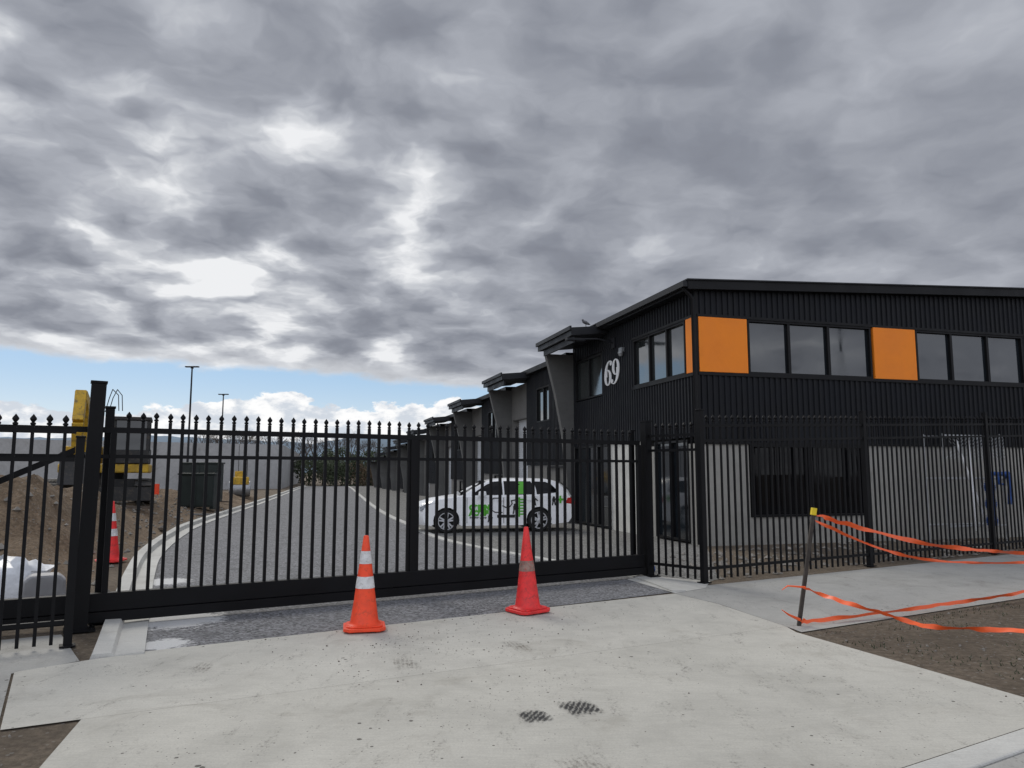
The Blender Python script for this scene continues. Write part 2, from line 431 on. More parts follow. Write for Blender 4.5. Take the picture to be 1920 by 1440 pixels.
# ------------------------------------------------------------ fences and gate
def picket_mesh(h,w=.034,z0=0.0):
    b=MB(); q=w/2
    b.box((-q,-q,z0),(q,q,h-.11))
    zs=[(h-.11,.010),(h-.10,.024),(h-.085,.024),(h-.078,.012),(h-.05,.030),(h-.035,.026),(h,.001)]
    b.lathe([(r,z) for z,r in zs],8)
    return b
def add_pickets(par,xs,h,z0,w=.034,y=0,grow=0):
    first=None; rp=random.Random(len(xs))
    for i,x in enumerate(xs):
        if first is None:
            first=picket_mesh(h,w,z0).obj('picket',M['black'],par,(x,y,0)); c=first
        else:
            c=first.copy(); col.objects.link(c); c.parent=par; c.location=(x+rp.uniform(-.004,.004),y,rp.uniform(-.004,.004)); c.rotation_euler=(0,rp.uniform(-.0015,.0015),0)
        if grow: c.scale=(1,1,1+grow*x/h)
def post(par,x,y,w,h,name='post',cap=True):
    b=MB(); b.box((x-w/2,y-w/2,0),(x+w/2,y+w/2,h))
    if cap: b.box((x-w/2-.006,y-w/2-.006,h+.001),(x+w/2+.006,y+w/2+.006,h+.02))
    b.box((x-w*.9,y-w*.9,0.015),(x+w*.9,y+w*.9,.03))
    return b.obj(name,M['black'],par,bevel=.004)
def rail(par,x0,x1,z0,z1,t=.04,y=0,name='rail',sl=0):
    b=MB(); b.prism([(x0,z0+sl*x0),(x1,z0+sl*x1),(x1,z1+sl*x1),(x0,z1+sl*x0)],y-t/2,y+t/2,'y'); return b.obj(name,M['black'],par)

G=empty('sliding_gate',(O.x,O.y,0),(0,0,ang),label='black steel sliding driveway gate with spear-topped pickets, closed',category='gate')
rail(G,-1.9,7.72,2.08,2.14,.055); rail(G,-1.9,7.72,1.80,1.84,.045); 
b=MB(); b.box((-1.9,-.05,.17),(7.75,.05,.36)); b.obj('bottom_beam',M['black'],G,bevel=.006)
b=MB(); b.box((-1.9,-.075,.06),(7.75,.045,.165)); b.obj('track_channel',M['black'],G)
for x,w in ((.26,.06),(3.83,.09),(7.70,.06)):
    b=MB(); b.box((x-w/2,-.035,.36),(x+w/2,.035,2.08)); b.obj('stile',M['black'],G)
xs=[.26+.14*i for i in range(1,53)]
xs=[x for x in xs if abs(x-3.83)>.06 and x<7.66]
add_pickets(G,xs,2.32,.35)
b=MB(); b.prism([(-1.9,.95),(-.1,1.85),(-.1,1.92),(-1.9,1.02)],-.03,.03,'y'); b.obj('diagonal_brace',M['black'],G)

def gatepost(name,a,b_,w,h,label,tilt=0):
    p=W(a,b_); e=empty(name,(p[0],p[1],0),(0,tilt,ang),label=label,category='gate post')
    bb=MB(); bb.box((-w/2,-w/2,0),(w/2,w/2,h)); bb.obj('post_shaft',M['black'],e,bevel=.006)
    bb=MB(); bb.box((-w/2-.008,-w/2-.008,h+.001),(w/2+.008,w/2+.008,h+.025)); bb.obj('post_cap',M['black'],e)
    bb=MB(); bb.box((-w,-w,.015),(w,w,.03)); 
    for sx in(-1,1):
        for sy in(-1,1): bb.lathe([(.014,.03),(.014,.05)],8,Matrix.Translation((sx*w*.75,sy*w*.75,0)))
    bb.obj('base_plate',M['black'],e)
    return e
gatepost('gate_post',.04,-.16,.145,2.60,'tall thick black steel gate post beside the sliding gate',R(.9))
gatepost('gate_post',.22,.2,.09,2.36,'slim black guide post behind the end of the gate')
gatepost('gate_post',7.87,.0,.13,2.45,'black steel gate post where the gate meets the fence')
gatepost('gate_post',7.70,.16,.07,2.3,'slim black latch post behind the gate')

p=W(8.1,-.98); GR=.034
F=empty('picket_fence',(p[0],p[1],0),(0,0,ang),label='tall black steel picket fence running beside the concrete footpath',category='fence')
for x in (0,3.95,7.95,12):
    post(F,x,0,.085,2.58+GR*x)
for x0,x1 in ((.045,3.905),(3.995,7.905),(7.995,11.95)):
    rail(F,x0,x1,2.33,2.37,.04,sl=GR); rail(F,x0,x1,2.10,2.14,.04,sl=GR*.95); rail(F,x0,x1,.20,.24,.04)
xs=[.14*i for i in range(1,85) if min(abs(.14*i-k) for k in (0,3.95,7.95,12))>.07]
add_pickets(F,xs,2.52,.06,.026,grow=GR)
p0=Vector(W(7.87,0)); p1=Vector(W(8.1,-.98)); jd=(p1-p0); jl=jd.length; ja=math.atan2(jd.y,jd.x)
J=empty('picket_fence',(p0.x,p0.y,0),(0,0,ja),label='short return of black picket fence joining the gate post',category='fence')
rail(J,.07,jl-.05,2.20,2.24,.04); rail(J,.07,jl-.05,1.97,2.01,.04); rail(J,.07,jl-.05,.2,.24,.04)
add_pickets(J,[.07+.13*i for i in range(1,7)],2.42,.06,.028)
p=W(-.07,-.94)
LF=empty('picket_fence',(p[0],p[1],0),(0,0,ang),label='black picket fence ending at the thick gate post',category='fence')
post(LF,0,0,.075,1.98)
rail(LF,-3,-.04,2.02,2.06,.04); rail(LF,-3,-.04,1.75,1.79,.04); rail(LF,-3,-.04,.22,.26,.04)
add_pickets(LF,[-.135*i for i in range(1,20)],2.2,.04,.03)

# ------------------------------------------------------------ building
def window(par,axis,a0,a1,z0,z1,mull,glass='glass',out=.03,name='window',fr=.05):
    b=MB()
    def bx(u0,u1,w0,w1,d0,d1):
        if axis=='f': b.box((u0,d0,w0),(u1,d1,w1))
        else: b.box((d0,u0,w0),(d1,u1,w1))
    bx(a0,a1,z0,z0+fr,-out,.08); bx(a0,a1,z1-fr,z1,-out,.08)
    bx(a0,a0+fr,z0+fr,z1-fr,-out,.08); bx(a1-fr,a1,z0+fr,z1-fr,-out,.08)
    for mm in mull: bx(mm-fr*.7,mm+fr*.7,z0+fr,z1-fr,-out*.7,.08)
    o=b.obj(name,M['trim'],par)
    ed=[a0+.02]+[m_ for m_ in mull]+[a1-.02]; rr_=random.Random(int(a0*100)+int(z0*10))
    for u0,u1 in zip(ed,ed[1:]):
        g=MB(); t=[rr_.uniform(-.002,.002) for _ in range(2)]
        q=[(u0+.001,z0+.02,0),(u1-.001,z0+.02,t[0]),(u1-.001,z1-.02,t[0]+t[1]),(u0+.001,z1-.02,t[1])]
        g.add([(u,.05+d,z) if axis=='f' else (.05+d,u,z) for u,z,d in q],[(0,1,2,3)])
        g.obj('glass',M[glass],o)
    return o
def ribbed(b,axis,a0,a1,z0,z1,d=0,dep=.03,pitch=.15):
    n=max(1,round((a1-a0)/pitch)); p=(a1-a0)/n; pts=[]
    for i in range(n):
        a=a0+i*p; pts+=[(a,d),(a+p*.5,d),(a+p*.58,d-dep),(a+p*.92,d-dep)]
    pts.append((a1,d)); vs=[]
    f0=z0 if callable(z0) else (lambda a:z0); f1=z1 if callable(z1) else (lambda a:z1)
    for a,dd in pts:
        for z in (f0(a),f1(a)): vs.append((a,dd,z) if axis=='f' else (dd,a,z))
    b.add(vs,[(2*i,2*i+2,2*i+3,2*i+1) for i in range(len(pts)-1)])

B=empty('office_building',(C.x,C.y,0),(0,0,bang),label='two-storey black clad office unit with orange panels and number 69',category='building')
Lf=17
rz=lambda e:5.82+.046*e
for bx_ in (((0,0,-.1),(1.26,.2,2.3)),((1.262,0,-.1),(4.498,.2,.62)),((4.5,0,-.1),(6.9,.2,2.3)),((6.915,0,-.1),(9.4,.2,2.3)),((9.415,0,-.1),(Lf,.2,2.3)),((0,.202,-.1),(.2,.5,2.3)),((.02,2.2,-.1),(.2,3.1,2.3))):
    b=MB(); b.box(*bx_); b.obj('concrete_panel',M['wallc'],B)
b=MB(); b.box((.22,.22,-.1),(Lf-.1,7.9,5.7)); b.obj('inner_wall',M['trim'],B)
b=MB(); b.box((.03,3.102,-.1),(.2,5.1,2.45)); b.obj('cream_panel',M['cream'],B)
b=MB()
ribbed(b,'f',.0,Lf,2.3,3.90); ribbed(b,'f',0,Lf,5.26,rz); ribbed(b,'f',9.7,Lf,3.9,5.26)
ribbed(b,'s',0,3.4,2.45,3.9); ribbed(b,'s',3.4,8,2.45,3.9) ; ribbed(b,'s',0,8,5.26,5.82); ribbed(b,'s',3.38,5.5,3.9,5.26); ribbed(b,'s',7.75,8,3.9,5.26)
b.obj('cladding',M['clad'],B)
b=MB()
b.box((0,-.05,3.86),(9.7,.02,3.93)); b.box((0,-.05,5.22),(9.7,.02,5.28)); b.box((-.04,-.035,2.28),(Lf,-.005,2.33))
b.box((-.035,-.035,2.3),(.03,.03,5.85)); b.box((-.05,.03,3.86),(.02,3.4,3.93)); b.box((-.05,.03,5.22),(.02,3.4,5.28))
b.obj('flashing',M['trim'],B)
for x0,x1 in ((.03,1.30),(4.87,6.14)):
    b=MB(); b.box((x0,-.055,3.935),(x1,.03,5.215)); b.obj('orange_panel',M['orange'],B,bevel=.004)
b=MB(); b.box((-.06,.035,3.935),(.02,.40,5.215)); b.obj('orange_panel',M['orange'],B,bevel=.004)
window(B,'f',1.33,4.82,3.93,5.22,[2.46,3.58])
window(B,'f',6.18,9.66,3.93,5.22,[7.3,8.48])
window(B,'s',.50,3.36,3.93,5.22,[1.45,2.4],glass='sglass')
window(B,'s',5.5,7.75,3.93,5.22,[6.6],glass='sglass')
window(B,'f',1.28,4.48,.62,2.28,[2.88],glass='dglass')
window(B,'s',.5,2.2,.05,2.4,[1.35],glass='glass',name='glass_door')
window(B,'s',5.1,7.9,.05,2.45,[6.0,6.9],glass='glass',name='shopfront')
def roofslab(par,e0,e1,s0,s1,zb,sl,th,mt='trim',name='roof'):
    b=MB(); b.add([(e,s,zb+sl*e+t) for t in (0,th) for (e,s) in ((e0,s0),(e1,s0),(e1,s1),(e0,s1))],
      [(0,3,2,1),(4,5,6,7),(0,1,5,4),(1,2,6,5),(2,3,7,6),(3,0,4,7)]); return b.obj(name,M[mt],par)
roofslab(B,-.30,Lf+.3,-.22,8.0,5.82,.046,.20)
roofslab(B,-.34,Lf+.3,-.26,8.0,6.022,.046,.03,'roofgrey','roof_capping')
b=MB(); b.box((-.42,-.2,5.86),(-.301,5.0,5.99)); b.obj('gutter',M['roofgrey'],B)
b=MB(); b.tube([(-.36,-.08,5.86),(-.2,-.08,5.7),(-.12,-.08,5.6),(-.12,-.08,0.05)],.045,10); b.obj('downpipe',M['trim'],B,smooth=True)
def canopy(par,s0=5.0,s1=8.15,zt=5.95):
    b=MB(); o=1.2
    b.add([(0,s0,zt),(-o,s0,zt-.12),(-o,s1,zt-.12),(0,s1,zt),(0,s0,zt-.22),(-o,s0,zt-.36),(-o,s1,zt-.36),(0,s1,zt-.22)],
      [(0,1,2,3),(4,7,6,5),(0,4,5,1),(1,5,6,2),(2,6,7,3),(3,7,4,0)])
    b.box((-o-.06,s0-.05,zt-.2),(-o-.002,s1+.05,zt-.08))
    b.box((-o+.1,s0+.1,zt-.55),(-o+.16,s1-.3,zt-.37))
    b.obj('canopy',M['roofgrey'],par,bevel=.005)
def fin(par,s=8.05,top=5.5):
    b=MB(); b.prism([(0.1,-.1),(-.26,-.1),(-.28,1.5),(-.40,2.8),(-.66,4.2),(-.98,top),(0.1,top)],s-.1,s+.1,'y')
    b.obj('concrete_fin',M['finc'],par)
canopy(B); fin(B)
b=MB(); b.tube([(-.03,4.6,5.35),(-.5,4.6,5.45),(-1.0,4.6,5.42)],.025,8); b.box((-1.5,4.5,5.36),(-.95,4.7,5.43)); b.box((-.08,4.5,5.2),(-.03,4.7,5.5))
b.obj('wall_light',M['roofgrey'],B,bevel=.01)
b=MB(); b.box((-.12,3.9,5.0),(-.03,4.1,5.12)); b.lathe([(.05,-.12),(.08,-.04),(.08,0)],12,Matrix.Translation((-.1,4.0,5.0))); b.obj('security_camera',M['steel'],B)

def six(b,T):
    seg=40; vs=[];fs=[]
    for i in range(seg):
        a=2*math.pi*i/seg
        vs.append((.18*math.cos(a),.0,.20+.2*math.sin(a))); vs.append((.075*math.cos(a),.0,.20+.172*math.sin(a)))
    for i in range(seg): j=(i+1)%seg; fs.append((2*i,2*j,2*j+1,2*i+1))
    o=len(vs)
    for i in range(17):
        t=i/16; ang_=R(180)-t*R(118)
        cx,cz=.10,.22; rx,rz_=.28,.40
        x=cx+rx*math.cos(ang_); z=cz+rz_*math.sin(ang_)
        w=.098*(1-t)**.7+.024
        nx,nz=math.cos(ang_),math.sin(ang_)
        vs.append((x,0.001,z)); vs.append((x+w*abs(nx)+w*.2,0.001,z-w*.5*nz))
    for i in range(16): fs.append((o+2*i,o+2*i+1,o+2*i+3,o+2*i+2))
    o=len(vs)
    for i in range(14):
        a=2*math.pi*i/14; vs.append((.165+.052*math.cos(a),-.001,.54+.052*math.sin(a)))
    fs.append(tuple(range(o,o+14)))
    b.add(vs,fs,T)
def onwall(s,z,k=1,flip=False):
    T=Matrix.Translation((-.06,s,z))@Matrix(((0,1,0,0),(-1,0,0,0),(0,0,1,0),(0,0,0,1)))@Matrix.Diagonal((k*1.2,1,k,1))
    if flip: T=T@Matrix.Translation((0,0,.62))@Matrix.Rotation(math.pi,4,'Y')
    return T
for s_,fl in ((5.04,False),(4.47,True)):
    nb=MB(); six(nb,onwall(s_,4.16,1.16,fl))
    o=nb.obj('number_digit',M['white'],B); o['label']='white serif house number digit 9' if fl else 'white serif house number digit 6'
    sm=o.modifiers.new('thick','SOLIDIFY'); sm.thickness=.02

def make_unit():
    U=empty('warehouse_unit',(0,0,0),(0,0,bang),label='black and concrete warehouse unit with canopy and white roller door',category='building',group='row of warehouse units along the driveway')
    for bx_ in (((.02,0,0),(16,5.19,2.295)),((.02,5.2,4.2),(16,7.5,5.6)),((.35,5.2,0),(16,7.28,4.19)),((.02,7.3,0),(.35,7.5,4.19))):
        b=MB(); b.box(*bx_); b.obj('concrete_panel',M['wallu'],U)
    b=MB(); ribbed(b,'s',0,5.2,2.3,3.9); ribbed(b,'s',0,5.2,5.2,5.82); ribbed(b,'s',0,2.4,3.9,5.2); ribbed(b,'s',3.9,5.2,3.9,5.2); b.box((.1,0,2.3),(16,5.19,5.8))
    b.obj('cladding',M['clad'],U)
    window(U,'s',2.4,3.9,3.9,5.2,[3.1],glass='sglass')
    window(U,'s',.5,2.6,.05,2.25,[1.5],name='shopfront',out=.06)
    b=MB()
    zz=0
    while zz<4.15: b.box((.28,5.3,zz),(.33,7.28,zz+.07)); b.box((.3,5.3,zz+.07),(.33,7.28,zz+.09)); zz+=.09
    b.obj('roller_door',M['roller'],U)
    roofslab(U,-.25,16.2,0,7.5,5.82,.02,.18)
    canopy(U,4.6,7.6,5.95)
    fin(U,7.55)
    return U
U=make_unit()
p=Bw(0,8.05); U.location=(p.x,p.y,-.40)
for k in range(1,8):
    p=Bw(0,8.05+7.5*k); dup(U,(p.x,p.y,-.40-.33*k))

p=Bw(5.75,-1.1)
SC=empty('scaffold_frame',(p.x,p.y,0),(0,0,bang),label='pale galvanised frame with mesh screen standing by the concrete wall',category='scaffold')
for x in (0,1.7):
    for y in (0,.6): b=MB(); b.tube([(x,y,0),(x,y,2.55)],.028,8); b.obj('upright',M['pale'],SC)
for z in (.4,1.5,2.5):
    for y in (0,.6): b=MB(); b.tube([(0,y,z),(1.7,y,z)],.022,8); b.obj('ledger',M['pale'],SC)
b=MB(); b.tube([(.3,-.05,2.4),(1.1,-.05,.3)],.03,8); b.obj('brace',M['white'],SC)
b=MB(); b.tube([(.62,-.09,2.4),(.7,-.09,.3)],.024,8); b.obj('brace',M['white'],SC)
b=MB()
for i in range(22):
    x=i*.08; b.tube([(x,-.03,1.95),(min(x+.55,1.75),-.03,1.95+min(.55,1.75-x))],.008,4); b.tube([(x,-.035,2.5),(min(x+.55,1.75),-.035,2.5-min(.55,1.75-x))],.008,4)
b.obj('mesh_screen',M['steel'],SC)
b=MB(); prof_=[(.02,.4)]
for i in range(26):
    z=.42+i*.043; prof_+=[(.085+.02*math.sin(i*.7),z),(.115+.02*math.sin(i*.7),z+.021)]
prof_.append((.03,1.58)); b.lathe(prof_,18,Matrix.Translation((.98,-.26,0)))
b.tube([(.98,-.26,1.52),(1.06,-.26,1.62),(1.3,-.26,1.6),(1.56,-.26,1.62)],.05,8)
b.tube([(1.2,-.28,1.6),(1.24,-.28,1.38),(1.4,-.28,1.36),(1.46,-.28,1.6)],.035,8)
b.tube([(1.54,-.26,1.62),(1.58,-.26,1.3),(1.54,-.26,.9)],.045,8)
o=b.obj('coiled_hose',M['blue'],None,(p.x,p.y,0),(0,0,bang),smooth=True); tag(o,label='dark blue corrugated hose hanging from the pale frame',category='hose')
pp=W(8.05,.55)
b=MB(); b.tube([(-.3,0,.05),(0,.03,.05),(.35,0,.05)],.05,10); tag(b.obj('blue_pipe',M['blue'],None,(pp[0],pp[1],0),(0,0,.3),smooth=True),label='short length of blue pipe lying behind the fence',category='pipe')

bp=Bw(-.7,5.1)
b=MB()
b.lathe([(.002,-.16),(.03,-.1),(.055,0),(.05,.06),(.03,.11),(.002,.13)],10,Matrix.Translation((0,0,.13))@Matrix.Rotation(R(70),4,'Y'))
b.lathe([(.002,-.03),(.028,-.01),(.03,.015),(.002,.035)],10,Matrix.Translation((.1,0,.2)))
b.tube([(.12,0,.2),(.16,0,.195)],.008,5,.001)
b.tube([(0,.02,.0),(0,.02,.1)],.005,4); b.tube([(0,-.02,.0),(0,-.02,.1)],.005,4)
tag(b.obj('bird',M['bird'],None,(bp.x,bp.y,5.88),(0,0,R(200)),smooth=True),label='small grey pigeon perched on the canopy roof',category='bird')

# ------------------------------------------------------------ car
ca=R(11.8)
CAR=empty('parked_car',(-.69,21.9,0.006),(0,0,ca),label='white station wagon with green gardening signage parked before the units',category='car')
def arc(cx,cz,r,a0,a1,n=12): return [(cx+r*math.cos(R(a0+(a1-a0)*i/n)),cz+r*math.sin(R(a0+(a1-a0)*i/n))) for i in range(n+1)]
ox=2.16
prof=[(.10,.22),(.02,.38),(0,.55),(.05,.66),(.18,.78),(.55,.89),(1.0,.96),(1.3,.995),(2.5,.99),(4.38,1.02),(4.47,.96),(4.50,.75),(4.54,.62),(4.53,.42),(4.42,.26)]
low=[(3.84,.20)]+arc(3.45,.33,.36,-15,195)+[(3.04,.19),(1.28,.19)]+arc(.87,.33,.36,-15,195)+[(.46,.20)]
poly=[(x-ox,z) for x,z in prof+low]
b=MB(); n=len(poly)
layers=[(-.895,.03),(-.875,.0),(-.5,-.03),(0,-.05),(.5,-.03),(.875,0),(.895,.03)]
vs=[]
for y,ins in layers:
    for (x,z) in poly:
        xx=x
        if x<-1.9: xx=x+ (abs(y)/.895)**3*.22
        if x>2.15: xx=x-(abs(y)/.895)**4*.12
        zz=z-(ins if z>.75 else 0)*.8
        vs.append((xx,y*(1 if z>.3 else .97)*(1-.05*max(0,(z-.75)/.27)),zz))
fs=[]
for k in range(len(layers)-1):
    for i in range(n): j=(i+1)%n; fs.append((k*n+i,k*n+j,(k+1)*n+j,(k+1)*n+i))
b.add(vs,fs)
b.add([vs[i] for i in range(n)],[tuple(range(n))]); b.add([vs[6*n+i] for i in range(n)],[tuple(range(n))])
b.obj('body',M['car'],CAR,smooth=True)
b=MB()
rings=[(.96,1.22,4.45,.845),(1.15,1.52,4.36,.78),(1.30,1.82,4.20,.71),(1.40,2.08,4.02,.64),(1.455,2.36,3.75,.54),(1.478,2.65,3.3,.32)]
vs=[];fs=[]
def ring(z,x0,x1,h):
    c=.12
    L=[(x0+c*.3,-h),(x1-c,-h),(x1-.02,-h+c),(x1,0),(x1-.02,h-c),(x1-c,h),(x0+c*.3,h),(x0+.0,h*.6),(x0-.05,0),(x0,-h*.6)]
    return [(x-ox,y,z) for x,y in L]
for r in rings: vs+=ring(*r)
k=10
for j in range(len(rings)-1):
    for i in range(k): fs.append((j*k+i,j*k+(i+1)%k,(j+1)*k+(i+1)%k,(j+1)*k+i))
fs.append(tuple((len(rings)-1)*k+i for i in range(k)))
b.add(vs,fs); b.obj('cabin',M['car'],CAR,smooth=True)
def gh(z):
    for a,c in zip(rings,rings[1:]):
        if a[0]<=z<=c[0]:
            t=(z-a[0])/(c[0]-a[0]); return a[3]+(c[3]-a[3])*t
    return rings[-1][3]
def sidepane(x_z,sgn,off=.012,mt='dglass',nm='side_window'):
    b=MB(); b.add([(x-ox,sgn*(gh(z)+off),z) for x,z in x_z],[tuple(range(len(x_z)))]); return b.obj(nm,M[mt],CAR)
for sgn in (-1,1):
    sidepane([(1.55,1.01),(2.43,1.02),(2.43,1.15),(2.43,1.30),(2.43,1.395),(2.2,1.38),(2.0,1.30),(1.74,1.15)],sgn)
    sidepane([(2.48,1.02),(3.34,1.03),(3.33,1.15),(3.30,1.30),(3.25,1.385),(2.48,1.395),(2.48,1.30),(2.48,1.15)],sgn)
    sidepane([(3.40,1.03),(4.02,1.08),(3.98,1.15),(3.84,1.30),(3.68,1.37),(3.32,1.385),(3.36,1.30),(3.39,1.15)],sgn)
b=MB(); b.add([(1.24-ox,-.66,1.02),(1.24-ox,.66,1.02),(2.0-ox,.52,1.40),(2.0-ox,-.52,1.40)],[(0,1,2,3)]); b.obj('windscreen',M['dglass'],CAR)
b=MB(); b.add([(4.44-ox,-.62,1.1),(4.44-ox,.62,1.1),(4.20-ox,.52,1.36),(4.20-ox,-.52,1.36)],[(0,1,2,3)]); b.obj('rear_window',M['dglass'],CAR)
for sgn in (-1,1):
    b=MB(); b.prism([(1.72,.99),(1.95,.99),(1.93,1.12),(1.75,1.12)],sgn*.9,sgn*1.04,'y',Matrix.Translation((-ox,0,0))); b.obj('mirror',M['car'],CAR,bevel=.02)
    for x in (2.25,3.12):
        b=MB(); b.box((x-ox,sgn*.893,.86),(x+.18-ox,sgn*.925,.885)); b.obj('door_handle',M['car'],CAR,bevel=.006)
    for x in (1.42,2.44,3.28):
        b=MB(); b.box((x-ox,sgn*.894,.26),(x+.012-ox,sgn*.898,.95)); b.obj('door_seam',M['plast'],CAR)
    b=MB(); b.prism([(.12,.60),(.5,.74),(.62,.80),(.3,.80),(.12,.72)],sgn*.60,sgn*.885,'y',Matrix.Translation((-ox+.03,0,0))); b.obj('headlight',M['lens'],CAR,bevel=.01)
    b=MB(); b.prism([(4.18,.78),(4.46,.74),(4.45,.93),(4.26,.93)],sgn*.55,sgn*.897,'y',Matrix.Translation((-ox+.02,0,0))); b.obj('tail_lamp',M['redl'],CAR,bevel=.01)
b=MB(); b.box((-.02-ox,-.45,.3),(.03-ox,.45,.5)); b.box((.0-ox,-.55,.64),(.05-ox,.55,.72)); b.obj('grille',M['plast'],CAR)
b=MB(); b.box((.5-ox,-.70,.22),(4.1-ox,.70,.6)); b.obj('underbody',M['plast'],CAR)
for x in (.87,3.45):
    for sgn in (-1,1):
        T=Matrix.Translation((x-ox,sgn*.79,.32))@Matrix.Rotation(R(90) if sgn<0 else R(-90),4,'X')
        wv=MB(); wv.lathe([(.22,-.10),(.29,-.10),(.315,-.07),(.318,.07),(.29,.10),(.235,.10),(.222,.06),(.22,-.10)],32,T,cap=False)
        w=wv.obj('wheel',M['tyre'],CAR,smooth=True)
        rb=MB(); rb.lathe([(.001,.02),(.222,.02)],32,T,cap=False); rb.mi=1
        rb.lathe([(.212,.095),(.236,.095),(.236,.05),(.21,.05),(.212,.095)],32,T,cap=False); rb.lathe([(.06,.03),(.06,.095),(.001,.10)],16,T,cap=False)
        for i in range(5):
            TT=T@Matrix.Rotation(R(72*i+18),4,'Z')
            for q in (-.2,.2): rb.prism([(.03,-.024),(.222,-.018),(.222,.018),(.03,.024)],.06,.095,'z',TT@Matrix.Rotation(q,4,'Z'))
        rb.obj('rim',[M['plast'],M['rim']],w)
def text(s,size,x,z,mt,par,nm='lettering',y=-.9035,bold=.012):
    cu=bpy.data.curves.new(nm,'FONT'); cu.body=s; cu.size=size; cu.extrude=.001; cu.offset=bold
    t=bpy.data.objects.new(nm,cu); me=bpy.data.meshes.new_from_object(t); me.materials.clear(); me.materials.append(mt)
    o=bpy.data.objects.new(nm,me); col.objects.link(o); o.parent=par; o.location=(x,y,z); o.rotation_euler=(R(90),0,0); return o
text('GREEN',.18,1.49-ox,.62,M['green'],CAR,bold=.018); text('ACRES',.18,1.49-ox,.47,M['green'],CAR,bold=.018)
text('franchise group',.075,1.5-ox,.39,M['blk'],CAR,bold=.002)
y0,y1=-.905,-.901
lx=2.86-ox
b=MB(); b.box((lx,y0,.42),(lx+.045,y1,.95)); b.box((lx+.165,y0,.42),(lx+.21,y1,.95))
for i in range(6): b.box((lx+.045,y0+.0005,.47+i*.08),(lx+.165,y1,.51+i*.08))
b.obj('ladder_graphic',M['green'],CAR)
b=MB(); b.prism([(3.98-ox,.855),(4.03-ox,.855),(4.03-ox,.78),(4.085-ox,.78),(4.085-ox,.855),(4.14-ox,.855),(4.14-ox,.91),(4.085-ox,.91),(4.085-ox,.985),(4.03-ox,.985),(4.03-ox,.91),(3.98-ox,.91)],y0,y1,'y'); b.obj('leaf_graphic',M['green'],CAR)
b=MB(); q=[(2.86,1.04),(3.08,1.04),(3.08,1.15),(3.07,1.30),(3.05,1.38),(2.88,1.38),(2.87,1.30),(2.86,1.15)]
b.add([(x-ox,-(gh(z)+.02),z) for x,z in q],[tuple(range(8))]); b.obj('window_graphic',M['green'],CAR)
def rib(b,pts,w):
    for (ax,az),(bx_,bz) in zip(pts,pts[1:]):
        d=Vector((bx_-ax,bz-az)); nn=Vector((-d.y,d.x)).normalized()*w/2; e=d.normalized()*w/2
        b.prism([(ax+nn.x-e.x,az+nn.y-e.y),(bx_+nn.x+e.x,bz+nn.y+e.y),(bx_-nn.x+e.x,bz-nn.y+e.y),(ax-nn.x-e.x,az-nn.y-e.y)],y0,y1,'y')
X=lambda x:x-ox
for pts,w in (([(X(2.3),.93),(X(2.17),.93),(X(2.12),.9),(X(2.12),.6),(X(2.2),.55),(X(2.4),.54)],.026),([(X(2.42),.72),(X(2.5),.68),(X(2.62),.70),(X(2.68),.78),(X(2.66),.86),(X(2.78),.88)],.028),([(X(2.3),.44),(X(2.72),.44)],.08)):
    b=MB(); rib(b,pts,w); b.obj('mower_graphic',M['blk'],CAR)
def figure(x,z,k=1):
    b=MB()
    b.prism([(x+.042*k*math.cos(t),z+.25*k+.042*k*math.sin(t)) for t in [i*.7 for i in range(9)]],y0,y1,'y')
    b.prism([(x-.055*k,z+.1*k),(x+.05*k,z+.1*k),(x+.06*k,z+.22*k),(x-.06*k,z+.22*k)],y0-.001,y1,'y')
    rib(b,[(x-.03*k,z+.1*k),(x-.05*k,z)],.045*k); rib(b,[(x+.03*k,z+.1*k),(x+.05*k,z)],.045*k); rib(b,[(x+.05*k,z+.2*k),(x+.12*k,z+.14*k)],.03*k)
    b.obj('figure_graphic',M['blk'],CAR)
figure(X(2.05),.30,.7); figure(X(2.76),.52,.9); figure(X(3.30),.74,.85); figure(X(3.87),.74,.8)

# ------------------------------------------------------------ cones
def cone(name,loc,h,cm,bands,bm,label,rot=0,tilt=(0,0),wd=1):
    e=empty(name,(loc[0],loc[1],loc[2]),(tilt[0],tilt[1],rot),label=label,category='traffic cone')
    e.scale=(wd,wd,1)
    b=MB(); q=.215; c=.06
    pl=[(q,q-c),(q-c,q),(-q+c,q),(-q,q-c),(-q,-q+c),(-q+c,-q),(q-c,-q),(q,-q+c)]
    b.prism(pl,.015,.05)
    b.prism([(x*.86,y*.86) for x,y in pl],.0505,.065)
    for sx in (-1,1):
        for sy in (-1,1): b.box((sx*.13-.03,sy*.13-.03,0),(sx*.13+.03,sy*.13+.03,.0148))
    b.obj('cone_base',cm,e,bevel=.008)
    b=MB(); r0,r1=.145,.027
    rr=lambda z:r0+(r1-r0)*(z-.066)/(h-.066)
    b.lathe([(r0+.03,.0655),(r0+.012,.075),(r0,.095),(rr(.3),.3),(rr(h*.8),h*.8),(r1,h-.01),(r1-.006,h),(r1-.014,h)],32)
    b.obj('cone_body',cm,e,smooth=True)
    for (z0,z1) in bands:
        b=MB(); b.lathe([(rr(z0)+.003,z0),(rr(z1)+.003,z1)],32,cap=False); b.obj('reflective_band',bm,e,smooth=True)
    return e
cone('traffic_cone',(-1.545,8.16,.013),.97,M['coneo'],[(.68,.81),(.43,.55)],M['band'],'bright orange traffic cone with two pale reflective bands on concrete',R(12))
cone('traffic_cone',(.185,9.16,.013),.99,M['coner'],[(.48,.60)],M['bandd'],'faded red traffic cone with one dirty scuffed band',R(35),(0,R(-1.2)))
